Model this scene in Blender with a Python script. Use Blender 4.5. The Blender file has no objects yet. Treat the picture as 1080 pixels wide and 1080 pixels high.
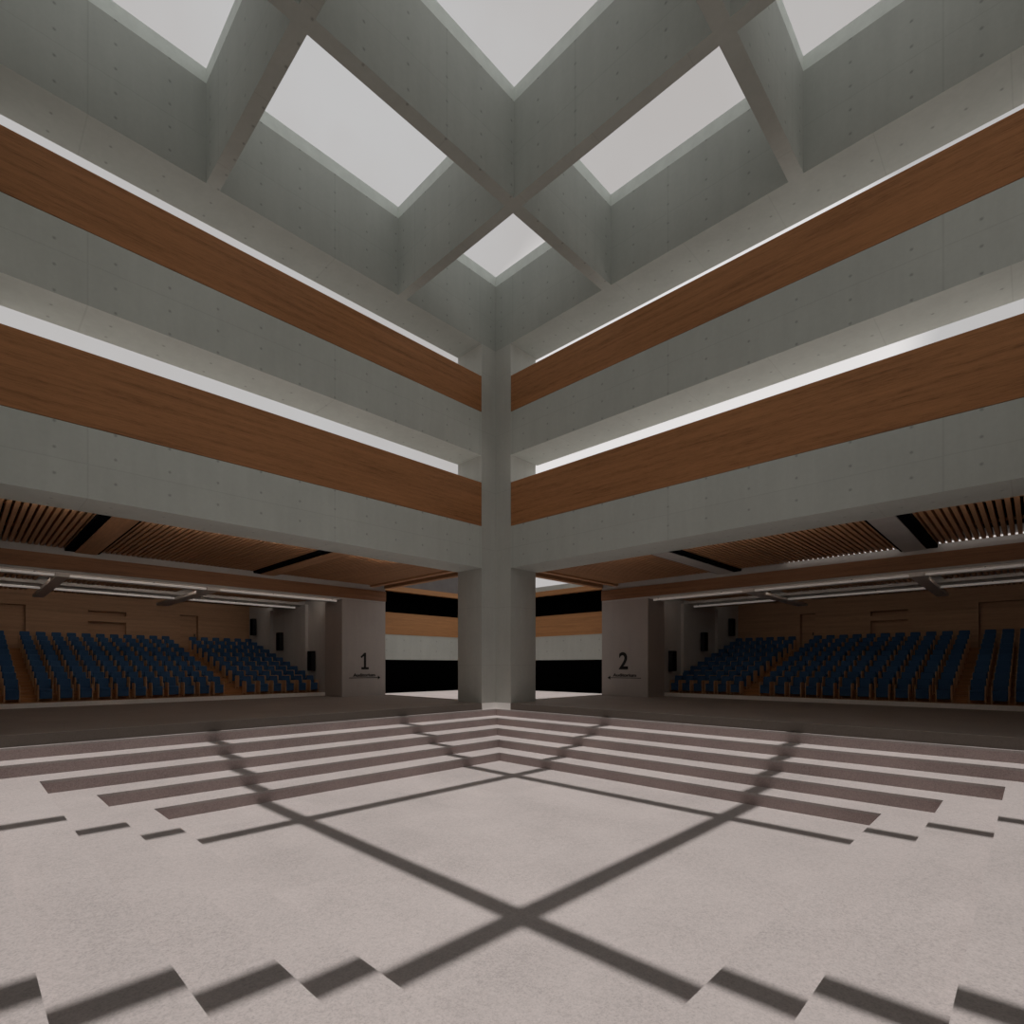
import bpy, bmesh, math, random
from mathutils import Vector
random.seed(7)
sc = bpy.context.scene
COL = sc.collection

# ------------------------------------------------------------------ node helpers
def new_mat(name):
    m = bpy.data.materials.new(name); m.use_nodes = True
    nt = m.node_tree
    for n in list(nt.nodes): nt.nodes.remove(n)
    out = nt.nodes.new('ShaderNodeOutputMaterial')
    b = nt.nodes.new('ShaderNodeBsdfPrincipled')
    nt.links.new(b.outputs[0], out.inputs[0])
    return m, nt, b

class N:
    def __init__(s, nt): s.nt = nt
    def _in(s, node, i, v):
        if v is None: return
        if hasattr(v, 'is_output') or isinstance(v, bpy.types.NodeSocket): s.nt.links.new(v, node.inputs[i])
        else: node.inputs[i].default_value = v
    def math(s, op, a, b=None, c=None, clamp=False):
        n = s.nt.nodes.new('ShaderNodeMath'); n.operation = op; n.use_clamp = clamp
        s._in(n, 0, a); s._in(n, 1, b); s._in(n, 2, c)
        return n.outputs[0]
    def noise(s, vec, scale, detail=2, rough=.5):
        n = s.nt.nodes.new('ShaderNodeTexNoise')
        s._in(n, 'Vector', vec); n.inputs['Scale'].default_value = scale
        n.inputs['Detail'].default_value = detail; n.inputs['Roughness'].default_value = rough
        return n.outputs[0]
    def mapping(s, vec, scale=(1, 1, 1)):
        n = s.nt.nodes.new('ShaderNodeMapping'); s._in(n, 0, vec); n.inputs['Scale'].default_value = scale
        return n.outputs[0]
    def mix(s, fac, a, b):
        n = s.nt.nodes.new('ShaderNodeMix'); n.data_type = 'RGBA'
        s._in(n, 0, fac); s._in(n, 6, a); s._in(n, 7, b)
        return n.outputs[2]
    def ramp(s, fac, stops):
        n = s.nt.nodes.new('ShaderNodeValToRGB'); s._in(n, 0, fac)
        e = n.color_ramp.elements
        while len(e) < len(stops): e.new(.5)
        for i, (p, c) in enumerate(stops):
            e[i].position = p; e[i].color = (c[0], c[1], c[2], 1) if len(c) == 3 else c
        return n.outputs[0]
    def pos(s):
        n = s.nt.nodes.new('ShaderNodeNewGeometry'); return n.outputs['Position'], n.outputs['Normal']
    def obj(s):
        n = s.nt.nodes.new('ShaderNodeTexCoord'); return n.outputs['Object']
    def sep(s, v):
        n = s.nt.nodes.new('ShaderNodeSeparateXYZ'); s._in(n, 0, v); return n.outputs
    def bump(s, h, dist=.01, strength=.3):
        n = s.nt.nodes.new('ShaderNodeBump'); n.inputs['Distance'].default_value = dist
        n.inputs['Strength'].default_value = strength; s._in(n, 'Height', h); return n.outputs[0]

def rgba(c): return (c[0], c[1], c[2], 1)

def concrete(name, col, holes=True, tie=True, var=.09, rough=.75):
    """board-marked cast concrete: tie holes, pour joints, blotches"""
    m, nt, b = new_mat(name); q = N(nt)
    p, nrm = q.pos(); s = q.sep(p); n = q.sep(nrm)
    ax = q.math('GREATER_THAN', q.math('ABSOLUTE', n[0]), .5)       # face looks along X
    az = q.math('GREATER_THAN', q.math('ABSOLUTE', n[2]), .5)       # horizontal face
    u = q.math('ADD', q.math('MULTIPLY', ax, s[1]), q.math('MULTIPLY', q.math('SUBTRACT', 1, ax), s[0]))
    v = q.math('ADD', q.math('MULTIPLY', az, s[1]), q.math('MULTIPLY', q.math('SUBTRACT', 1, az), s[2]))
    big = q.noise(p, .55, 4, .6); fine = q.noise(p, 9, 3, .6)
    streak = q.noise(q.mapping(p, (3.5, 3.5, .35)), 1.0, 3, .6)
    t = q.math('ADD', q.math('MULTIPLY', big, .5), q.math('ADD', q.math('MULTIPLY', streak, .3), q.math('MULTIPLY', fine, .2)))
    lo = [c * (1 - var) for c in col]; hi = [min(1, c * (1 + var)) for c in col]
    base = q.ramp(t, [(.32, lo), (.68, hi)])
    if holes:
        du = q.math('SUBTRACT', q.math('FLOORED_MODULO', q.math('ADD', u, 12.0 + .533), 1.066), .533)
        dv = q.math('SUBTRACT', q.math('FLOORED_MODULO', q.math('ADD', v, -9.02 + .266), .532), .266)
        d = q.math('SQRT', q.math('ADD', q.math('MULTIPLY', du, du), q.math('MULTIPLY', dv, dv)))
        hole = q.math('SMOOTH_MIN', q.math('LESS_THAN', d, .024), 1, 0)
        halo = q.math('MULTIPLY', q.math('LESS_THAN', d, .04), .16)
        hm = q.math('MULTIPLY', q.math('MAXIMUM', q.math('MULTIPLY', hole, .44), halo), 1.0 if tie else 0.0)
        ju = q.math('LESS_THAN', q.math('ABSOLUTE', q.math('SUBTRACT', q.math('FLOORED_MODULO', q.math('ADD', u, 12.5 + 2.915), 5.83), 2.915)), .016)
        jv = q.math('LESS_THAN', q.math('ABSOLUTE', q.math('SUBTRACT', q.math('FLOORED_MODULO', q.math('ADD', v, -14.09 + 1.06), 2.12), 1.06)), .011)
        jm = q.math('MULTIPLY', q.math('MAXIMUM', ju, jv), .12)
        dark = q.math('MAXIMUM', hm, jm)
        # slight tone change from one cast panel to the next
        pan = q.math('ADD', q.math('FLOOR', q.math('DIVIDE', q.math('ADD', u, 12.5), 5.83)), q.math('MULTIPLY', q.math('FLOOR', q.math('DIVIDE', q.math('ADD', v, -14.09), 2.12)), 3.7))
        tone = q.math('MULTIPLY', q.math('SUBTRACT', q.math('FRACT', q.math('MULTIPLY', q.math('SINE', pan), 43.7)), .5), .10)
        base = q.mix(q.math('ADD', .0, q.math('ABSOLUTE', tone)), base, rgba([c * .7 for c in col]))
        base = q.mix(dark, base, rgba([c * .22 for c in col]))
        nt.links.new(q.bump(q.math('SUBTRACT', q.math('MULTIPLY', fine, .3), dark), .01, .35), b.inputs['Normal'])
    nt.links.new(base, b.inputs['Base Color'])
    b.inputs['Roughness'].default_value = rough
    b.inputs['Specular IOR Level'].default_value = .25
    return m

def wood(name, col, axis, dark=.45, rough=.55, space='pos', spec=.2):
    """straight-grained board, grain running along the given axis"""
    m, nt, b = new_mat(name); q = N(nt)
    p = q.pos()[0] if space == 'pos' else q.obj()
    sc_ = {'x': (.17, 5, 5), 'y': (5, .17, 5), 'z': (5, 5, .17)}[axis]
    mp = q.mapping(p, sc_)
    a = q.noise(mp, 1.8, 4, .6); c = q.noise(mp, 17, 5, .8)
    t = q.math('ADD', q.math('MULTIPLY', a, .4), q.math('MULTIPLY', c, .6))
    base = q.ramp(t, [(.34, [x * dark for x in col]), (.5, col), (.70, [min(1, x * 1.35) for x in col])])
    nt.links.new(base, b.inputs['Base Color'])
    nt.links.new(q.bump(t, .004, .25), b.inputs['Normal'])
    b.inputs['Roughness'].default_value = rough
    b.inputs['Specular IOR Level'].default_value = spec
    return m

def stone(name, col, speck=.35, scale=55, tile=True, rough=.6, spec=.2):
    """speckled granite in large slabs"""
    m, nt, b = new_mat(name); q = N(nt)
    p, _ = q.pos(); s = q.sep(p)
    f1 = q.noise(p, scale, 3, .75); f2 = q.noise(p, scale * .35, 3, .7); cl = q.noise(p, .7, 3, .6)
    t = q.math('ADD', q.math('MULTIPLY', f1, .55), q.math('ADD', q.math('MULTIPLY', f2, .25), q.math('MULTIPLY', cl, .2)))
    base = q.ramp(t, [(.33, [c * (1 - speck) for c in col]), (.5, col), (.68, [min(1, c * (1 + speck * .6)) for c in col])])
    if tile:
        w = 1.48
        iu = q.math('FLOOR', q.math('DIVIDE', s[0], w)); iv = q.math('FLOOR', q.math('DIVIDE', s[1], w))
        h = q.math('FRACT', q.math('MULTIPLY', q.math('SINE', q.math('ADD', q.math('MULTIPLY', iu, 12.9), q.math('MULTIPLY', iv, 78.2))), 437.5))
        base = q.mix(q.math('MULTIPLY', h, .13), base, rgba([c * .62 for c in col]))
    nt.links.new(base, b.inputs['Base Color'])
    b.inputs['Roughness'].default_value = rough
    b.inputs['Specular IOR Level'].default_value = spec
    return m

def plain(name, col, rough=.6, var=.15, scale=14, spec=.2, emit=None, metal=0):
    m, nt, b = new_mat(name); q = N(nt)
    base = q.ramp(q.noise(q.obj(), scale, 3, .6), [(.3, [c * (1 - var) for c in col]), (.7, [min(1, c * (1 + var)) for c in col])])
    nt.links.new(base, b.inputs['Base Color'])
    b.inputs['Roughness'].default_value = rough; b.inputs['Specular IOR Level'].default_value = spec
    b.inputs['Metallic'].default_value = metal
    if emit:
        b.inputs['Emission Color'].default_value = rgba(emit[0]); b.inputs['Emission Strength'].default_value = emit[1]
    return m

CONC = concrete('concrete_fair_faced', (.525, .548, .508))
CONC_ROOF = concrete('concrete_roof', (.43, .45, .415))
CONC_LEFT = concrete('concrete_left_wall', (.575, .60, .555))  # colour lightened to stand in for sky light on this wall
CONC_COL = concrete('concrete_column', (.525, .53, .49), tie=False)
BEAM_LIT = plain('beam_paint', (.80, .74, .69), .7, .05, 3)  # pale colour stands in for light on the hall beams
SHADE_WALL = plain('dark_panel', (.17, .155, .15), .8, .1, 2)  # shade on the court's upper left wall put into the colour
SOFFIT_LIT = plain('soffit_paint', (.86, .80, .75), .7, .04)  # pale colour stands in for light on the concrete underside
DWOOD = {'x': wood('dark_board_x', (.27, .13, .065), 'x'), 'y': wood('dark_board_y', (.27, .13, .065), 'y')}
CONC_HALL = concrete('concrete_hall', (.50, .475, .45), holes=False, var=.12)
CONC_PIER = concrete('concrete_pier', (.42, .375, .345), holes=False, var=.08)
CURB = plain('curb_paint', (.70, .745, .70), .6, .06, 3)
SLAB = concrete('roof_screed', (.48, .435, .42), holes=False, var=.08)
SLABR = concrete('roof_screed_pale', (.63, .575, .56), holes=False, var=.06)  # paler only to bounce more light up under the right beams
FLOOR = stone('granite_pale', (.492, .442, .428))
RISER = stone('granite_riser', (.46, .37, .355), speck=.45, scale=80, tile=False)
DARKF = stone('granite_dark', (.34, .29, .255), speck=.3, scale=40)
PLINTH = stone('granite_plinth', (.92, .89, .86), speck=.04, tile=False)
TRIM = plain('trim_pale', (.86, .82, .78), .5, .05)
WOOD = {'x': wood('parapet_wood_x', (.40, .178, .072), 'x', .38), 'y': wood('parapet_wood_y', (.40, .178, .072), 'y', .38)}
HWOOD = {'x': wood('hall_wood_x', (.50, .30, .18), 'x', .7), 'y': wood('hall_wood_y', (.50, .30, .18), 'y', .7)}
SLATW = {'x': wood('slat_wood_x', (.50, .27, .14), 'x', .65), 'y': wood('slat_wood_y', (.50, .27, .14), 'y', .65)}
CWOOD = {'x': wood('court_wood_x', (.46, .225, .095), 'x', .75), 'y': wood('court_wood_y', (.46, .225, .095), 'y', .75)}
STEPW = {'x': wood('step_wood_x', (.46, .22, .09), 'x', .7), 'y': wood('step_wood_y', (.46, .22, .09), 'y', .7)}
CHAIRW = wood('chair_wood', (.62, .38, .22), 'z', .65, space='obj')
BLUE = plain('blue_upholstery', (.040, .096, .20), .9, .2, 60, .1)
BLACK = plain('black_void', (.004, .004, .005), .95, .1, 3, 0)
BLACKP = plain('speaker_black', (.012, .012, .013), .6, .2)
INK2 = plain('sign_ink_small', (.045, .038, .034), .6, .1)
INK = plain('sign_ink', (.01, .009, .009), .5, .1)
LED = plain('led_strip', (.9, .88, .85), .5, .02, emit=((1, .95, .92), .62))

# ------------------------------------------------------------------ mesh helpers
class MB:
    def __init__(s): s.bm = bmesh.new()
    def box(s, x0, x1, y0, y1, z0, z1, bev=0, seg=2):
        if x1 < x0: x0, x1 = x1, x0
        if y1 < y0: y0, y1 = y1, y0
        vs = [s.bm.verts.new(c) for c in ((x0,y0,z0),(x1,y0,z0),(x1,y1,z0),(x0,y1,z0),(x0,y0,z1),(x1,y0,z1),(x1,y1,z1),(x0,y1,z1))]
        fs = [s.bm.faces.new([vs[i] for i in f]) for f in ((0,3,2,1),(4,5,6,7),(0,1,5,4),(1,2,6,5),(2,3,7,6),(3,0,4,7))]
        if bev:
            es = list({e for f in fs for e in f.edges})
            bmesh.ops.bevel(s.bm, geom=es, offset=bev, segments=seg, profile=.5, affect='EDGES')
        return s
    def B(s, side, u0, u1, v0, v1, z0, z1, **k):
        """u runs along the wall, v away from the atrium; 'L' hall lies in +Y, 'R' hall in +X"""
        return s.box(u0, u1, v0, v1, z0, z1, **k) if side == 'L' else s.box(v0, v1, u0, u1, z0, z1, **k)
    def prism(s, pts, d0, d1, put):
        """extrude a 2-D outline; put(a, b, d) maps to 3-D"""
        lo = [s.bm.verts.new(put(a, b, d0)) for a, b in pts]; hi = [s.bm.verts.new(put(a, b, d1)) for a, b in pts]
        n = len(pts)
        s.bm.faces.new(lo); s.bm.faces.new(list(reversed(hi)))
        for i in range(n): s.bm.faces.new([lo[i], hi[i], hi[(i+1) % n], lo[(i+1) % n]])
        return s
    def done(s, name, mat, parent=None, origin=None, smooth=False, **props):
        bmesh.ops.recalc_face_normals(s.bm, faces=s.bm.faces)
        if origin is not None:
            bmesh.ops.translate(s.bm, verts=s.bm.verts, vec=-Vector(origin))
        me = bpy.data.meshes.new(name); s.bm.to_mesh(me); s.bm.free()
        if smooth:
            for p in me.polygons: p.use_smooth = True
        me.materials.append(mat)
        o = bpy.data.objects.new(name, me); COL.objects.link(o)
        if origin is not None: o.location = origin
        if parent: o.parent = parent
        for k, v in props.items(): o[k] = v
        return o

def empty(name, loc, label, cat, group=None, rz=0):
    o = bpy.data.objects.new(name, None); COL.objects.link(o)
    o.location = loc; o.rotation_euler = (0, 0, rz); o.empty_display_size = .2
    o['label'] = label; o['category'] = cat
    if group: o['group'] = group
    return o

def tag(o, label, cat, group=None):
    o['label'] = label; o['category'] = cat
    if group: o['group'] = group
    return o

def wall_holes(mb, side, u0, u1, v0, v1, z0, z1, holes):
    """a wall slab split around rectangular openings"""
    us = sorted({u0, u1, *[h[0] for h in holes], *[h[1] for h in holes]})
    zs = sorted({z0, z1, *[h[2] for h in holes], *[h[3] for h in holes]})
    us = [u for u in us if u0 <= u <= u1]; zs = [z for z in zs if z0 <= z <= z1]
    for a, b in zip(us, us[1:]):
        run = None
        for c, d in zip(zs, zs[1:]):
            cu, cz = (a+b)/2, (c+d)/2
            solid = not any(h[0] < cu < h[1] and h[2] < cz < h[3] for h in holes)
            if solid and run is None: run = [c, d]
            elif solid: run[1] = d
            if not solid and run: mb.B(side, a, b, v0, v1, *run); run = None
        if run: mb.B(side, a, b, v0, v1, *run)

# ------------------------------------------------------------------ key dimensions (metres)
L = 14.945          # atrium is a square, X and Y from -L to 0
A = .738            # arm of the L-shaped corner column
TH = 1.27           # thickness of the frame, left
THR = 1.51          # and right
TS = {'L': TH, 'R': THR}
R_, T_, S_ = .238, .736, .037     # riser, tread, first narrow ledge
Z_F0, Z_W0, Z_W1 = 4.89, 6.392, 7.975
Z_F1, Z_V0, Z_V1 = 8.965, 10.52, 11.82
Z_G, Z_C, Z_T = 13.0, 15.41, 15.77
GX = [(-4.443, -4.126), (-10.139, -9.822)]
GY = [(-4.844, -4.527), (-10.012, -9.695)]
OUT = 17.6          # far face of the halls
CT = 8.13           # far face of the corner court

# ------------------------------------------------------------------ floors
mb = MB()
mb.box(-L-8, 0, 0, 8.33, -.3, 0)                    # left corridor
mb.box(0, 8.33, -L-8, 0, -.3, 0)                    # right corridor
mb.box(-L-8, -L, -L-8, 0, -.3, 0); mb.box(-L, 0, -L-8, -L, -.3, 0)
mb.box(0, .10, 0, CT+2, -.3, 0); mb.box(.10, CT+2, 0, .10, -.3, 0)
mb.done('floor', DARKF, kind='structure')
MB().box(.10, CT+.1, .10, CT+.1, -.3, 0).done('floor', FLOOR, kind='structure')
m = MB().box(-.2, .02, .3, 6.84, .0, .012); m.done('trim_1', DARKF, kind='structure')
m = MB(); m.box(.28, 7.95, -.13, .02, 0, .022); m.done('trim_2', TRIM, kind='structure')

MB().box(-L+S_+4*T_, -S_-4*T_, -L+S_+4*T_, -S_-4*T_, -1.8, -6*R_).done('floor', FLOOR, kind='structure')
EDGE = stone('granite_edge', (.17, .145, .125), speck=.2, scale=40, tile=False)  # dark facing added to offset the light on the corridor riser
m = MB()
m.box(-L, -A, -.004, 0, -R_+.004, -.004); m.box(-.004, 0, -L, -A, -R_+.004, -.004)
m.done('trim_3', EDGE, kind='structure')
steps = empty('terraced_steps', (-L/2, -L/2, -6*R_), 'square flight of speckled pink granite steps going down around the sunken floor', 'steps')
for k in range(5):
    o0 = 0 if k == 0 else (.088 if k == 1 else S_ + (k-1)*T_)              # outer edge of this tread
    o1 = .088 if k == 0 else S_ + k*T_                                   # nosing
    zt = -(k+1)*R_
    t = MB(); r = MB()
    lo = zt - .05
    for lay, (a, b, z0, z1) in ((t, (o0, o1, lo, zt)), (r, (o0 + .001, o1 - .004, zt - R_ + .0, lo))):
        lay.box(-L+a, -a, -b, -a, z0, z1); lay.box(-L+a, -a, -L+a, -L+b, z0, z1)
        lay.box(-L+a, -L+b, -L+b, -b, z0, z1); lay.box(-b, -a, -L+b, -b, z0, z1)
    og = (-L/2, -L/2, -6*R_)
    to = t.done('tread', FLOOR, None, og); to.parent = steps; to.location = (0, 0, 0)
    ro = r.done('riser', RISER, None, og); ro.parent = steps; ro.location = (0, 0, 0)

# ------------------------------------------------------------------ frame of the atrium
def frame_wall(name, side, far):
    """two concrete fascias on one side; far = the opposite (near the camera) pair of walls"""
    c = MB()
    open_side = far and side == 'L'          # upper fascia left out on this unseen side to let in sky light
    for z0, z1 in ((Z_F0, Z_W0), (Z_F1, Z_V0))[:1 if open_side else 2]:
        if not far: c.B(side, -L+A, -A, 0, TS[side], z0, z1)
        else: c.B(side, -L+A, -A, -L-TH, -L, z0, z1)
    for z0, z1 in ((Z_W0, Z_W1-.12), (Z_V0, Z_V1-.12))[:1 if open_side else 2]:          # low upstand behind the boards
        if not far: c.B(side, -L+A, -A, .10, .25, z0, z1)
        else: c.B(side, -L+A, -A, -L-.25, -L-.10, z0, z1)
    return c.done(name, CONC_LEFT if name == 'wall_left' else CONC, kind='structure')
frame_wall('wall_left', 'L', False); frame_wall('wall_right', 'R', False)
frame_wall('wall_near_right', 'L', True); frame_wall('wall_near_left', 'R', True)

def parapet(side, z0, z1, far, label):
    g = .014
    m = MB(); v0, v1 = (0, .085) if not far else (-L-.085, -L)
    m.B(side, -L+A+g, -A-g, v0, v1, z0+g, z1)
    o = m.done('parapet_board', WOOD['x' if side == 'L' else 'y'], None, ((-L/2, v0, z0+g) if side == 'L' else (v0, -L/2, z0+g)))
    tag(o, label, 'parapet', 'brown wood parapet boards')
parapet('L', Z_W0, Z_W1, False, 'lower brown wood parapet board along the left concrete wall')
parapet('L', Z_V0, Z_V1, False, 'upper brown wood parapet board along the left concrete wall')
parapet('R', Z_W0, Z_W1, False, 'lower brown wood parapet board along the right concrete wall')
parapet('R', Z_V0, Z_V1, False, 'upper brown wood parapet board along the right concrete wall')

def corner_column(name, cx, cy, sx, sy):
    """L-shaped column: arms along both walls, the corner block behind"""
    c = MB()
    pts = [(0, 0), (-A, 0), (-A, TH), (1.41, TH), (1.41, -A), (0, -A)]
    c.prism([(cx + sx*a, cy + sy*b) for a, b in pts], -.02, Z_G, lambda a, b, d: (a, b, d))
    return c
col = corner_column('', 0, 0, 1, 1).done('concrete_column', CONC_COL, None, (0, 0, 0))
tag(col, 'tall L-shaped concrete column standing in the far corner of the atrium', 'column')
pl = MB()
# light skirting at the foot of the column, leaning out over the narrow ledge
pl.prism([(0, .0), (0, -R_), (-.036, -R_)], -A, -.0, lambda a, b, d: (d, a, b))
pl.prism([(0, .0), (0, -R_), (-.036, -R_)], -A, -.0, lambda a, b, d: (a, d, b))
pl.done('plinth', PLINTH, col, label='pale stone foot of the column')
rear = MB()
for cx, cy, sx, sy in ((-L, 0, -1, 1), (0, -L, 1, -1), (-L, -L, -1, -1)):
    pts = [(0, 0), (-A, 0), (-A, TH), (TH, TH), (TH, -A), (0, -A)]
    rear.prism([(cx + sx*a, cy + sy*b) for a, b in pts], 0, Z_G, lambda a, b, d: (a, b, d))
rear.done('wall_near_corners', CONC, kind='structure')

# roof: deep ring beam and cross beams, cast in one piece
def roof(mb, z0, z1, grow=0):
    mb.box(-L-TH, THR, 0, TH, z0, z1); mb.box(-L-TH, THR, -L-TH, -L, z0, z1)
    mb.box(-L-TH, -L, -L, 0, z0, z1); mb.box(0, THR, -L, 0, z0, z1)
    for x0, x1 in GX: mb.box(x0, x1, -L, 0, z0, z1)
    xs = [-L, GX[1][0], GX[1][1], GX[0][0], GX[0][1], 0]
    for y0, y1 in GY:
        for a, b in ((0, 1), (2, 3), (4, 5)): mb.box(xs[a], xs[b], y0, y1, z0, z1)
    return mb
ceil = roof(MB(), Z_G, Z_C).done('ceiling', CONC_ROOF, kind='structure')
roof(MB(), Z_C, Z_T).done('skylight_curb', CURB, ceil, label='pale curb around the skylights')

# ------------------------------------------------------------------ slabs over corridors and halls
s = MB()
Z0, Z1 = 5.36, 5.6
s.box(-L-9, 0.05, TH, OUT+.4, Z0, Z1)
s.box(-L-9, -L-TH, -L-9, TH, Z0, Z1); s.box(-L-TH, TH, -L-9, -L-TH, Z0, Z1)
s.box(CT+.25, OUT+.4, .05, OUT+.4, Z0, Z1); s.box(.05, CT+.25, CT+.25, OUT+.4, Z0, Z1)
s.done('ceiling_slab', SLAB, kind='structure')
MB().box(THR, OUT+.4, -L-9, 0.05, Z0, Z1).done('ceiling_slab', SLABR, kind='structure')
# dark lining above the slats
d = MB(); d.box(-L-9, -.2, TH, OUT, 5.30, 5.355); d.box(THR, OUT, -L-9, -.2, 5.30, 5.355); d.done('ceiling_lining', BLACK, kind='structure')

SIDE = {'L': 'left', 'R': 'right'}
GR = {'L': 'y', 'R': 'x'}     # grain / slat direction (away from the atrium)
AL = {'L': 'x', 'R': 'y'}     # along the wall

# cross beams under the corridor slab
beamsU = {'L': [(-11.83, -11.27), (-6.0, -5.45)], 'R': [(-11.52, -10.97), (-5.94, -5.40)]}
slatU = {'L': [(-15.3, -12.1), (-11.18, -6.28), (-5.36, -1.05)], 'R': [(-15.3, -11.80), (-10.88, -6.22), (-5.3, -1.05)]}
bayname = ['outermost bay', 'middle bay', 'bay next to the corner column']
for sd in 'LR':
    for i, (a, b) in enumerate(beamsU[sd]):
        wd = sd == 'L'
        m = MB().B(sd, a, b, TS[sd], 6.86, 4.88, 5.295)
        o = m.done('cross_beam', SLATW[GR[sd]] if wd else CONC_HALL, None, ((a+b)/2, 4, 4.88) if sd == 'L' else (4, (a+b)/2, 4.88))
        for g0, g1 in ((a-.26, a-.004), (b+.004, b+.07)):  # solid black strips stand in for the shade beside each beam
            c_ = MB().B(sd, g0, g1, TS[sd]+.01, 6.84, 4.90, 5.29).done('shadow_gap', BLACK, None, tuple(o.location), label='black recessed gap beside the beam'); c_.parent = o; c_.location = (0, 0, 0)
        tag(o, '%s %s cross beam in the %s corridor ceiling, %s' % ('brown', 'wood', 'left', ['between outermost and middle slat bays', 'between middle and corner slat bays'][i]) if wd else
            '%s concrete cross beam in the right corridor ceiling, %s' % ('grey', ['between outermost and middle slat bays', 'between middle and corner slat bays'][i]), 'beam', 'corridor ceiling beams')
    for i, (a, b) in enumerate(slatU[sd]):
        m = MB(); u = a
        while u < b:
            m.B(sd, u, u+.088, TS[sd]+.02, 6.66 if sd == 'R' else 6.80, 4.97, 5.10); u += .145
        m.B(sd, a, b, 2.6, 2.66, 5.12, 5.20); m.B(sd, a, b, 5.2, 5.26, 5.12, 5.20)
        o = m.done('slatted_ceiling_panel', SLATW[GR[sd]], None, ((a+b)/2, 4, 4.97) if sd == 'L' else (4, (a+b)/2, 4.97))
        tag(o, 'brown wood slatted ceiling panel over the %s corridor, %s' % (SIDE[sd], bayname[i]), 'ceiling panel', 'slatted ceiling panels over the corridors')
    # paired wood joists framing the opening behind the corner column
    for i, (a, b) in enumerate([(-1.0, -.78), (-.22, .04)]):
        o = MB().B(sd, a, b, TS[sd], 6.86, 4.90, 5.295).done('wood_joist', SLATW[GR[sd]], None, ((a+b)/2, 4, 4.9) if sd == 'L' else (4, (a+b)/2, 4.9))
        tag(o, 'brown wood joist beside the %s of the corner column, %s' % (SIDE[sd], ['on the slat side', 'edging the open court'][i]), 'beam', 'wood joists behind the corner column')

# bulkhead between corridor and hall, with its wood board
for sd in 'LR':
    e = empty('bulkhead_beam', (-7.8, 6.86, 4.24) if sd == 'L' else (6.86, -7.8, 4.24), 'long concrete bulkhead beam with brown board across the %s auditorium opening' % SIDE[sd], 'beam')
    def put(m, name, mat, **k):
        o = m.done(name, mat, None, tuple(e.location), **k); o.parent = e; o.location = (0, 0, 0)
    put(MB().B(sd, -15.6, -.165, 6.86, 8.18, 4.24, 5.30), 'beam_body', CONC_HALL)
    put(MB().B(sd, -15.6, -.165, 6.80, 6.858, 4.30, 4.76), 'face_board', DWOOD[AL[sd]])
    put(MB().B(sd, -15.6, -2.45, 6.92, 8.16, 4.215, 4.238), 'soffit_board', SOFFIT_LIT)

# row of small lights at the slat ends, right corridor only
for i, (a, b) in enumerate([(-15.3, -11.8), (-10.9, -7.7)]):
    o = MB().B('R', a, b, 6.72, 6.78, 5.0, 5.035).done('light_strip', LED, None, (6.735, (a+b)/2, 4.97))
    tag(o, 'white light strip behind the slat ends of the right corridor, %s' % ['outermost bay', 'middle bay'][i], 'light', 'light strips above the slats')

# unseen light strips added behind the lower fascias to brighten the halls
for sd, pw in (('L', 30.0), ('R', 14.0)):
    lm = plain('corridor_led_' + sd, (.9, .85, .8), .5, .02, emit=((1, .91, .82), pw))
    t0 = TS[sd]
    e = empty('corridor_light', (-9, t0, 4.93) if sd == 'L' else (t0, -9, 4.93), 'slim light strip fixed to the back of the lower %s fascia, facing the auditorium' % SIDE[sd], 'light')
    o = MB().B(sd, -15.0, -3.4, t0+.002, t0+.012, 4.90, 4.965).done('housing', BLACKP, None, tuple(e.location)); o.parent = e; o.location = (0, 0, 0)
    o = MB().B(sd, -14.95, -3.45, t0+.012, t0+.016, 4.905, 4.95).done('diffuser', lm, None, tuple(e.location)); o.parent = e; o.location = (0, 0, 0)
# unseen fill lights added on the hall side of the bulkheads
for sd, pw in (('L', 8.0), ('R', 3.6)):
    lm = plain('cove_led_' + sd, (.9, .85, .8), .5, .02, emit=((1, .90, .80), pw))
    e = empty('cove_light', (-9, 8.2, 4.45) if sd == 'L' else (8.2, -9, 4.45), 'long cove light fixed to the hall side of the %s bulkhead beam' % SIDE[sd], 'light')
    o = MB().B(sd, -15.4, -2.7, 8.185, 8.215, 4.25, 4.36).done('housing', BLACKP, None, tuple(e.location)); o.parent = e; o.location = (0, 0, 0)
    o = MB().B(sd, -15.35, -2.75, 8.215, 8.222, 4.255, 4.34).done('diffuser', lm, None, tuple(e.location)); o.parent = e; o.location = (0, 0, 0)

def rod(mb, p0, p1, r, n=10):
    p0, p1 = Vector(p0), Vector(p1); d = (p1-p0).normalized(); a = d.orthogonal().normalized(); b = d.cross(a)
    v = [[mb.bm.verts.new(p + a*r*math.cos(t) + b*r*math.sin(t)) for t in [2*math.pi*i/n for i in range(n)]] for p in (p0, p1)]
    for i in range(n): mb.bm.faces.new([v[0][i], v[0][(i+1) % n], v[1][(i+1) % n], v[1][i]])
    mb.bm.faces.new(v[0]); mb.bm.faces.new(list(reversed(v[1])))
    return mb
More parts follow.
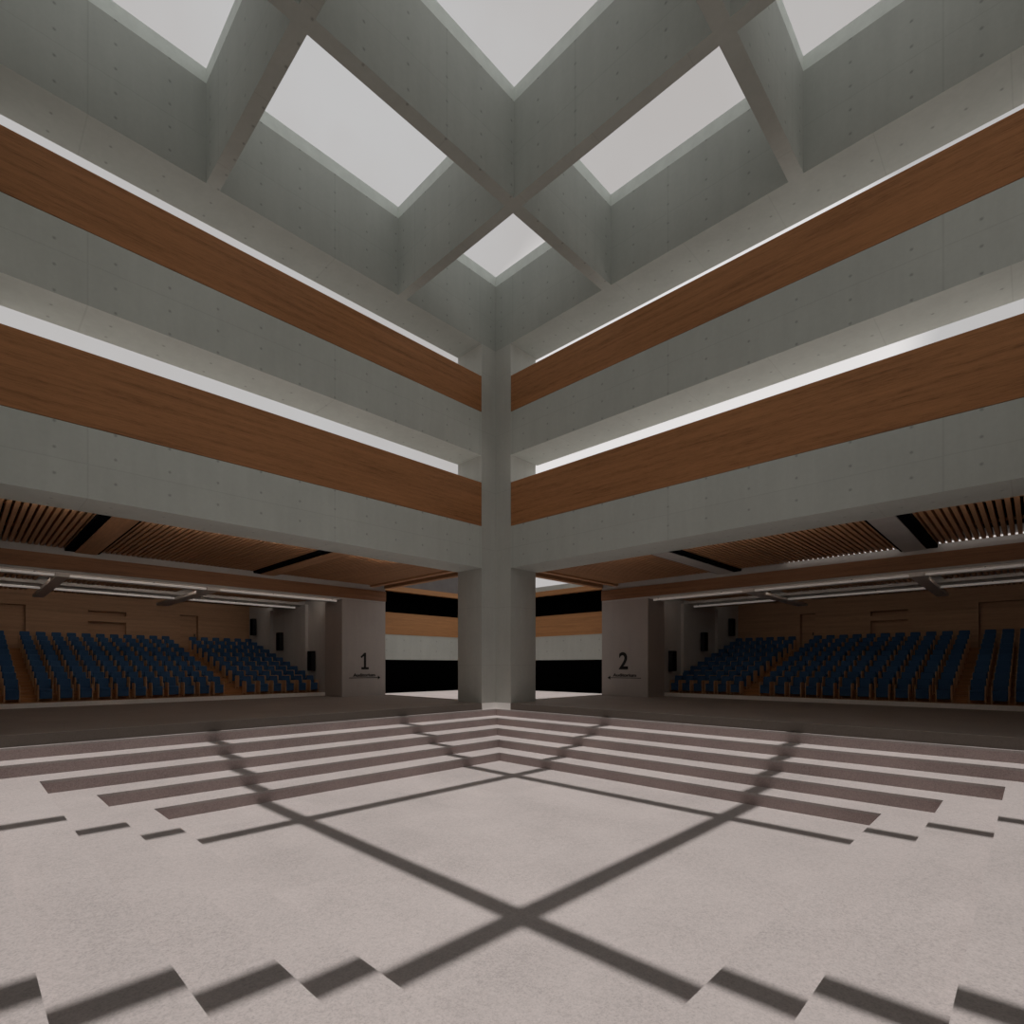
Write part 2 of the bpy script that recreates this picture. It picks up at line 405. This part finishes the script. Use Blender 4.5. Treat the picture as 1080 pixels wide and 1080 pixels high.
# added light: glowing rods under the beams, unseen fill strips above the rear rows
for sd, k in (('L', 1.0), ('R', .6)):
    gl = plain('tube_glow_' + sd, (.9, .85, .8), .5, .02, emit=((1, .91, .85), .115*k))
    P3 = (lambda u, v, z: (u, v, z)) if sd == 'L' else (lambda u, v, z: (v, u, z))
    for v, zz_, where in ((7.02, 4.155, 'under the bulkhead beam at the front'), (10.95, 4.165, 'under the ceiling beam over the middle rows')):
        e = empty('tube_light', P3(-9, v, zz_), 'slim white tube light %s of the %s auditorium' % (where, SIDE[sd]), 'light', 'tube lights in the auditoria')
        lo3 = tuple(e.location)
        cuts = [-15.4, -12.32, -11.94, -7.92, -7.43, -2.6] if sd == 'L' else [-15.4, -11.47, -11.08, -6.62, -6.18, -2.6]
        for i in (0, 2, 4):
            o = rod(MB(), P3(cuts[i], v, zz_), P3(cuts[i+1], v, zz_), .045).done('tube', gl, None, lo3); o.parent = e; o.location = (0, 0, 0)
        for u in (-15.2, -12.8, -9.6, -5.4, -2.8):
            o = MB().B(sd, u-.02, u+.02, v-.015, v+.015, zz_+.04, 4.216 if v < 8 else 4.24).done('clip', BLACKP, None, lo3); o.parent = e; o.location = (0, 0, 0)
    lm = plain('washer_glow_' + sd, (.9, .85, .8), .5, .02, emit=((1, .90, .80), 2.1 if sd == 'L' else .75))
    e = empty('wall_washer_light', P3(-9, 13.9, 4.6), 'long wall washer light tucked behind the last ceiling panels of the %s auditorium' % SIDE[sd], 'light')
    lo3 = tuple(e.location)
    o = MB().B(sd, -15.4, -2.7, 13.83, 13.88, 4.50, 4.72).done('housing', BLACKP, None, lo3); o.parent = e; o.location = (0, 0, 0)
    o = MB().B(sd, -15.35, -2.75, 13.88, 13.89, 4.52, 4.70).done('diffuser', lm, None, lo3); o.parent = e; o.location = (0, 0, 0)

# ------------------------------------------------------------------ piers with the number signs
for sd in 'LR':
    o = MB().B(sd, -2.42, -.165, 6.86, 8.33, 0, 4.235).done('concrete_pier', CONC_PIER, None, (-1.3, 7.6, 0) if sd == 'L' else (7.6, -1.3, 0))
    tag(o, 'wide grey concrete pier standing left of the corner column, numbered one' if sd == 'L' else 'wide grey concrete pier standing right of the corner column, numbered two', 'pier')

def text_mesh(body, size, bold=0):
    cu = bpy.data.curves.new('t', 'FONT'); cu.body = body; cu.size = size; cu.extrude = .006; cu.offset = bold
    cu.align_x = 'CENTER'
    ob = bpy.data.objects.new('t', cu); COL.objects.link(ob)
    dg = bpy.context.evaluated_depsgraph_get()
    me = bpy.data.meshes.new_from_object(ob.evaluated_get(dg))
    bpy.data.objects.remove(ob)
    return me

def place_text(name, me, sd, uc, z0, wid, hei, parent, pv, ink=None):
    xs = [v.co.x for v in me.vertices]; ys = [v.co.y for v in me.vertices]
    kx, ky = wid/(max(xs)-min(xs)), hei/(max(ys)-min(ys)); cx = (max(xs)+min(xs))/2; my = min(ys)
    for v in me.vertices:
        a = (v.co.x-cx)*kx; h = (v.co.y-my)*ky; d = v.co.z
        # on the left pier reading direction is +X; on the right pier it is -Y
        v.co = Vector((uc+a, 6.852-d, z0+h)) if sd == 'L' else Vector((6.852-d, uc-a, z0+h))
        v.co -= pv
    me.materials.clear(); me.materials.append(ink or INK)
    o = bpy.data.objects.new(name, me); COL.objects.link(o); o.parent = parent
    return o

for sd in 'LR':
    uc = -1.27 if sd == 'L' else -1.26
    pv = Vector((uc, 6.86, 1.2)) if sd == 'L' else Vector((6.86, uc, 1.2))
    e = empty('wall_sign', pv, 'black number one, lettering and right-pointing arrow on the left pier' if sd == 'L' else 'black number two, lettering and left-pointing arrow on the right pier', 'sign')
    fl = (lambda a, z, d: (uc+a, 6.859-d, z)) if sd == 'L' else (lambda a, z, d: (6.859-d, uc-a, z))
    def sput(m, name):
        o = m.done(name, INK, None, tuple(pv)); o.parent = e; o.location = (0, 0, 0)
    if sd == 'L':
        n = MB()
        n.prism([(-.045, 1.19), (.06, 1.19), (.06, 1.93), (-.02, 1.93), (-.22, 1.76), (-.18, 1.69), (-.045, 1.79)], 0, .012, fl)
        n.prism([(-.18, 1.185), (.2, 1.185), (.2, 1.285), (-.18, 1.285)], 0, .0121, fl)
        sput(n, 'numeral')
    else:
        place_text('numeral', text_mesh('2', 1.0, .018), sd, uc, 1.19, .44, .76, e, pv)
    place_text('lettering', text_mesh('Auditorium', .2, .006), sd, uc + (-.03 if sd == 'L' else -.05), .865, 1.14, .145, e, pv, INK2)
    a = MB()
    # underline that ends in an arrow head, pointing towards the corner column
    sg = 1 
    if sd == 'L':
        a.prism([(-.80, .80), (.70, .80), (.70, .825), (-.80, .825)], 0, .01, fl)
        a.prism([(.70, .73), (.82, .81), (.70, .90)], 0, .0101, fl)
    else:
        a.prism([(-.66, .80), (.84, .80), (.84, .825), (-.66, .825)], 0, .01, fl)
        a.prism([(-.66, .73), (-.80, .81), (-.66, .90)], 0, .0101, fl)
    sput(a, 'arrow')

# ------------------------------------------------------------------ corner court behind the column
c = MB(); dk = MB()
top = {'L': 11.5, 'R': 5.52}
for sd in 'LR':
    w1 = top[sd]
    c.B(sd, -.165, CT+.25, CT, CT+.25, 1.65, 2.90)
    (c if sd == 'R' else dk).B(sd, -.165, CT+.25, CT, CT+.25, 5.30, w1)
c.done('wall_court', CONC, kind='structure'); dk.done('wall_court_upper', SHADE_WALL, kind='structure')
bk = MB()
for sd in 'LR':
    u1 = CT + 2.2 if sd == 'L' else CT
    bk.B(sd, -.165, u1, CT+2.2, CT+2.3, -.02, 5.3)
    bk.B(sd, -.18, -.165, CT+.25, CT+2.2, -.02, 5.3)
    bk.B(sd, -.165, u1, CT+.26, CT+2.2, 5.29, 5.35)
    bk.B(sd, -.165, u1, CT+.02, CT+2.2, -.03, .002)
bk.done('wall_court_back', BLACK, kind='structure')  # near-black colour stands in for the darkness of unlit rooms
for sd in 'LR':
    o = MB().B(sd, -.165, CT+.0, CT-.03, CT+.25, 2.90, 3.98).done('parapet_board', CWOOD[AL[sd]], None, (4, CT, 2.9) if sd == 'L' else (CT, 4, 2.9))
    tag(o, 'short wood parapet board across the dark opening %s of the corner column' % SIDE[sd], 'parapet', 'wood boards in the corner court')
    o = MB().B(sd, -.165, CT+.0, CT-.03, CT+.25, 5.06, 5.30).done('wood_lintel', CWOOD[AL[sd]], None, (4, CT, 5.06) if sd == 'L' else (CT, 4, 5.06))
    tag(o, 'thin wood lintel above the dark opening %s of the corner column' % SIDE[sd], 'beam', 'wood lintels in the corner court')

# ------------------------------------------------------------------ the two auditoria
ROWS, PITCH, RISE, V0 = 10, .80, .215, 8.62
def hall(sd):
    nm = SIDE[sd]
    # walls
    m = MB(); m.B(sd, -2.42, -2.0, 8.335, OUT, 0, 5.3)
    m.B(sd, -16.2, -15.6, 6.86, OUT, 0, 5.3)
    for a, b in ((9.95, 10.42), (13.85, 14.5)): m.B(sd, -2.56, -2.42, a, b, .15, 4.24)
    m.done('wall_%s_hall_side' % nm, CONC_HALL, kind='structure')
    holes = [(-10.0, -8.45, 3.76, 3.97), (-10.0, -8.45, 2.86, 3.46)] if sd == 'L' else [(-9.8, -8.4, 3.70, 3.93), (-9.8, -8.4, 2.84, 3.48)]
    door = (-6.02, -5.14) if sd == 'L' else (-6.14, -5.45)
    rec = -12.28 if sd == 'L' else -12.14
    hs = holes + [(door[0], door[1], 2.0, 4.0), (-15.6, rec, 1.8, 4.05)]
    w = MB(); wall_holes(w, sd, -15.6, -2.42, 17.0, 17.3, .0, 5.3, hs)
    w.done('wall_%s_hall_back' % nm, HWOOD[AL[sd]], kind='structure')
    MB().B(sd, -15.6, -2.42, 17.3, 17.5, 0, 5.3).done('wall_%s_hall_lining' % nm, HWOOD[AL[sd]], kind='structure')
    dn = 1 if sd == 'L' else 3
    dd = MB().B(sd, door[0]+.03, door[1]-.03, 17.18, 17.24, 2.0, 3.97).done('door_%d' % dn, HWOOD['x' if sd == 'L' else 'y'], kind='structure')
    hu = door[1]-.14 if sd == 'L' else door[0]+.14
    MB().B(sd, hu-.02, hu+.02, 17.12, 17.18, 2.9, 3.05).done('door_handle', BLACKP, dd)
    d2 = MB(); d2.B(sd, -15.4, rec-.05, 17.2, 17.26, 1.8, 4.02); d2.done('door_%d' % (dn+1), HWOOD['x' if sd == 'L' else 'y'], kind='structure')
    # ceiling: beams, slats, dark end bay
    for i, (a, b) in enumerate(((10.3, 11.6),)):
        o = MB().B(sd, -15.6, -2.42, a, b, 4.24, 5.30).done('hall_beam', CONC_HALL, None, (-9, 11, 4.24) if sd == 'L' else (11, -9, 4.24))
        tag(o, 'long grey ceiling beam over the middle rows of the %s auditorium' % nm, 'beam')
    cb = [(-12.3, -11.96), (-7.9, -7.45)] if sd == 'L' else [(-11.45, -11.1), (-6.6, -6.2)]
    for i, (a, b) in enumerate(cb):
        o = MB().B(sd, a, b, 6.93, 13.8, 4.10, 4.21).done('hall_cross_beam', BEAM_LIT, None, (a, 6.93, 4.10) if sd == 'L' else (6.93, a, 4.10))
        tag(o, 'flat grey beam running back over the rows of the %s auditorium, %s' % (nm, ['nearer the stepped aisle', 'nearer the pier'][i]), 'beam', 'flat grey beams in the auditoria')
    edges = [-15.6] + [x for ab in cb for x in ab] + [-2.56]
    for j, (v0, v1) in enumerate(((8.30, 10.26), (11.64, 13.8))):
        for i in range(0, len(edges), 2):
            a, b = edges[i]+.06 + (.2 if i == 0 else 0), edges[i+1]-.22
            m = MB(); u = a
            while u < b: m.B(sd, u, u+.088, v0, v1, 4.35, 4.47); u += .145
            m.B(sd, a, b, (v0+v1)/2, (v0+v1)/2+.06, 4.47, 4.53)
            o = m.done('slatted_ceiling_panel', SLATW[GR[sd]], None, (a, v0, 4.3) if sd == 'L' else (v0, a, 4.3))
            tag(o, 'brown slatted panel over %s of the %s auditorium, %s' % (['the front rows', 'the rear rows'][j], nm, ['outer side', 'centre', 'pier side'][i//2]), 'ceiling panel', 'slatted panels in the auditoria')
    MB().B(sd, -15.6, -2.42, 13.8, 17.0, 4.78, 4.84).done('ceiling_%s_hall' % nm, CONC_HALL, kind='structure')
    # tiered wood platform
    f = empty('tiered_platform', (-9, 8.345, 0) if sd == 'L' else (8.345, -9, 0), 'stepped orange wood platform carrying the chairs of the %s auditorium' % nm, 'platform')
    lo = tuple(f.location)
    m = MB()
    for k in range(ROWS):
        v0 = 8.37 if k == 0 else V0 + k*PITCH
        m.B(sd, -15.6, -2.42, v0, (V0+(k+1)*PITCH) if k < ROWS-1 else 17.0, -.02, .155 + k*RISE)
    o = m.done('tiers', STEPW[AL[sd]], None, lo); o.parent = f; o.location = (0, 0, 0)
    o = MB().B(sd, -15.6, -2.42, 8.335, 8.37, -.02, .157).done('front_edge', TRIM, None, lo, label='pale front edge strip'); o.parent = f; o.location = (0, 0, 0)
    ai = (-13.0, -12.56) if sd == 'L' else (-12.31, -11.93)
    for k in range(1, ROWS):                       # half steps in the aisle
        m = MB().B(sd, ai[0]+.02, ai[1]-.02, V0+k*PITCH-.34, V0+k*PITCH-.002, .155+(k-1)*RISE-.01, .155+(k-.5)*RISE)
        o = m.done('aisle_step', STEPW[AL[sd]], None, lo); o.parent = f; o.location = (0, 0, 0)
    # loudspeakers on the side wall
    for i, (v, z) in enumerate([(9.35, 1.11), (12.72, 2.12), (16.1, 3.03)] if sd == 'L' else [(8.82, 1.10), (12.2, 2.07), (15.72, 2.95)]):
        e = empty('wall_loudspeaker', (-2.42, v, z) if sd == 'L' else (v, -2.42, z), 'black loudspeaker on the %s auditorium side wall, %s' % (nm, ['beside the front rows', 'beside the middle rows', 'nearest the back wall'][i]), 'loudspeaker', 'wall loudspeakers')
        lo2 = tuple(e.location)
        h = .92
        for nm2, mt, bx in (('cabinet', BLACKP, (-2.66, -2.47, v-.2, v+.2, z, z+h)), ('grille', BLACK, (-2.675, -2.66, v-.18, v+.18, z+.03, z+h-.03)), ('bracket', BLACKP, (-2.47, -2.42, v-.05, v+.05, z+.4, z+.52))):
            o = MB().B(sd, *bx[:2], bx[2], bx[3], bx[4], bx[5]).done(nm2, mt, None, lo2); o.parent = e; o.location = (0, 0, 0)
hall('L'); hall('R')

# ------------------------------------------------------------------ chairs
def chair_parts():
    """front of the chair faces -Y, origin on the floor"""
    out = []
    m = MB(); m.box(-.168, .168, -.22, .20, .10, .36, bev=.025); m.box(-.172, .172, -.24, .19, .33, .43, bev=.035); out.append(('seat', m, BLUE))
    m = MB(); m.box(-.172, .172, .12, .21, .36, .76, bev=.03)
    bmesh.ops.rotate(m.bm, verts=m.bm.verts, cent=(0, .16, .36), matrix=__import__('mathutils').Matrix.Rotation(math.radians(-9), 3, 'X')); out.append(('backrest', m, BLUE))
    for s_ in (-1, 1):
        m = MB(); x = s_*.188
        m.prism([(-.21, 0), (-.15, 0), (-.12, .06), (.12, .06), (.15, 0), (.21, 0), (.22, .50), (.17, .56), (-.17, .56), (-.21, .52)], x-.012, x+.012, lambda a, b, d: (d, a, b))
        out.append(('side_panel', m, CHAIRW))
    return out

parts = []
root0 = empty('auditorium_chair', (0, 0, 0), '', 'chair', 'blue auditorium chairs')
for n_, m, mt in chair_parts():
    parts.append(m.done(n_, mt, root0))
ORD = ['first', 'second', 'third', 'fourth', 'fifth', 'sixth', 'seventh', 'eighth', 'ninth', 'tenth', 'eleventh']
ROWN = ['front row'] + ['%s row from the front' % o for o in ORD[1:]]
first = True
spots = []
for sd in 'LR':
    nm = SIDE[sd]
    if sd == 'L':
        blocks = [('main', [-12.36 + .55*k for k in range(11)]), ('pier', [-2.72 - .575*k for k in range(6)]), ('outer', [-13.21])]
    else:
        blocks = [('main', [-11.735 + .535*k for k in range(11)]), ('pier', [-2.68 - .515*k for k in range(6)]), ('outer', [-12.53, -13.05, -13.56])]
    for k in range(ROWS):
        for bn, us in blocks:
            for i, u in enumerate(us):
                pos = {'main': '%s seat inward from the stepped aisle' % ORD[i], 'pier': '%s seat from the pier wall' % ORD[i], 'outer': '%s seat outward from the stepped aisle' % ORD[i]}[bn]
                spots.append((k, sd, u, 'blue chair, %s hall, %s, %s' % (nm, ROWN[k], pos)))
NIND = 8
for k, sd, u, lab in spots:
    if k >= NIND: continue
    v = V0 + k*PITCH + .36; z = .155 + k*RISE
    if first: r = root0; first = False
    else:
        r = root0.copy(); COL.objects.link(r)
        for p in parts:
            c_ = p.copy(); COL.objects.link(c_); c_.parent = r
    r.location = (u, v, z) if sd == 'L' else (v, u, z)
    r.rotation_euler = (0, 0, 0 if sd == 'L' else -math.pi/2)
    r['label'] = lab; r['category'] = 'chair'; r['group'] = 'blue auditorium chairs'
# the last two rows of both halls, hidden almost entirely behind the others
bm = bmesh.new(); mats = [BLUE, CHAIRW]
from mathutils import Matrix
for k, sd, u, lab in spots:
    if k < NIND: continue
    v = V0 + k*PITCH + .36; z = .155 + k*RISE
    M = Matrix.Translation((u, v, z) if sd == 'L' else (v, u, z)) @ Matrix.Rotation(0 if sd == 'L' else -math.pi/2, 4, 'Z')
    for p in parts:
        n0 = len(bm.verts); f0 = len(bm.faces)
        bm.from_mesh(p.data)
        bm.verts.ensure_lookup_table(); bm.faces.ensure_lookup_table()
        for v_ in bm.verts[n0:]: v_.co = M @ v_.co
        mi = 1 if p.name.startswith('side_panel') else 0
        for f_ in bm.faces[f0:]: f_.material_index = mi
me = bpy.data.meshes.new('rear_chair_rows'); bm.to_mesh(me); bm.free()
for m_ in mats: me.materials.append(m_)
o = bpy.data.objects.new('rear_chair_rows', me); COL.objects.link(o)
o['kind'] = 'stuff'; tag(o, 'dark blue chairs in the two rearmost rows of both auditoria', 'chairs')

# ------------------------------------------------------------------ outer shell behind the camera
w = MB()
w.box(-L-8.4, -L-8, -L-8.4, 8.3, -.3, 5.36); w.box(-L-8, 8.3, -L-8.4, -L-8, -.3, 5.36)
w.done('wall_near_outer', CONC_HALL, kind='structure')
w = MB(); w.box(-L-8, -16.2, 8.3, 8.6, 0, 5.36); w.box(8.3, 8.6, -L-8, -16.2, 0, 5.36)
w.done('wall_corridor_end', CONC_HALL, kind='structure')

# ------------------------------------------------------------------ light
sun = bpy.data.lights.new('sun', 'SUN'); sun.energy = 2.35; sun.angle = math.radians(.53); sun.color = (1.0, .97, .945)
so = bpy.data.objects.new('sun', sun); COL.objects.link(so); so.location = (-7, -7, 40); so.rotation_euler = (0, 0, 0)
wd = bpy.data.worlds.new('sky'); sc.world = wd; wd.use_nodes = True
nt = wd.node_tree
for n in list(nt.nodes): nt.nodes.remove(n)
q = N(nt)
out = nt.nodes.new('ShaderNodeOutputWorld'); bg = nt.nodes.new('ShaderNodeBackground'); nt.links.new(bg.outputs[0], out.inputs[0])
tc = nt.nodes.new('ShaderNodeTexCoord'); g = tc.outputs['Generated']
cl = q.noise(g, 2.2, 5, .55)
sky = q.ramp(cl, [(.35, (.475, .455, .445)), (.65, (.52, .515, .515))])
# bright bank of cloud low in one part of the sky
dv = nt.nodes.new('ShaderNodeVectorMath'); dv.operation = 'DOT_PRODUCT'; nt.links.new(g, dv.inputs[0])
az, el = math.radians(26), math.radians(25); dv.inputs[1].default_value = (math.cos(el)*math.cos(az), math.cos(el)*math.sin(az), math.sin(el))
lob = q.math('ADD', dv.outputs['Value'], q.math('MULTIPLY', q.math('SUBTRACT', q.noise(g, 5, 3, .6), .5), .03))
fac = q.math('SMOOTHSTEP', lob, math.cos(math.radians(19)), math.cos(math.radians(16))) if False else q.math('MULTIPLY', q.math('SUBTRACT', lob, math.cos(math.radians(18))), 80, clamp=True)
fac = q.math('MULTIPLY', fac, q.math('MULTIPLY', q.math('SUBTRACT', math.sin(math.radians(39)), q.sep(g)[2]), 25, clamp=True))
sky = q.mix(fac, sky, (.76, .74, .73, 1))
dv2 = nt.nodes.new('ShaderNodeVectorMath'); dv2.operation = 'DOT_PRODUCT'; nt.links.new(g, dv2.inputs[0])
az, el = math.radians(-52), math.radians(22); dv2.inputs[1].default_value = (math.cos(el)*math.cos(az), math.cos(el)*math.sin(az), math.sin(el))
fac2 = q.math('MULTIPLY', q.math('SUBTRACT', dv2.outputs['Value'], math.cos(math.radians(36))), 6, clamp=True)
sky = q.mix(fac2, sky, (.85, .85, .84, 1))
zz = q.sep(g)[2]
sky = q.mix(q.math('LESS_THAN', zz, 0), sky, (.13, .115, .10, 1))
nt.links.new(sky, bg.inputs[0]); bg.inputs[1].default_value = 1.0

# ------------------------------------------------------------------ camera
cam = bpy.data.cameras.new('camera'); co = bpy.data.objects.new('camera', cam); COL.objects.link(co)
cam.sensor_fit = 'HORIZONTAL'; cam.sensor_width = 36; cam.lens = 36*568.04/1080
cam.shift_x = (540-493.87)/1080; cam.shift_y = (701.91-540)/1080
cam.clip_start = .05; cam.clip_end = 400
co.location = (-14.517, -13.777, 1.36); co.rotation_euler = (math.pi/2, 0, math.radians(46.429-90))
sc.camera = co
sc.cycles.max_bounces = 16; sc.cycles.diffuse_bounces = 12
vs = sc.view_settings
vs.view_transform = 'Standard'; vs.look = 'None'; vs.exposure = 0; vs.gamma = 1; vs.use_curve_mapping = False
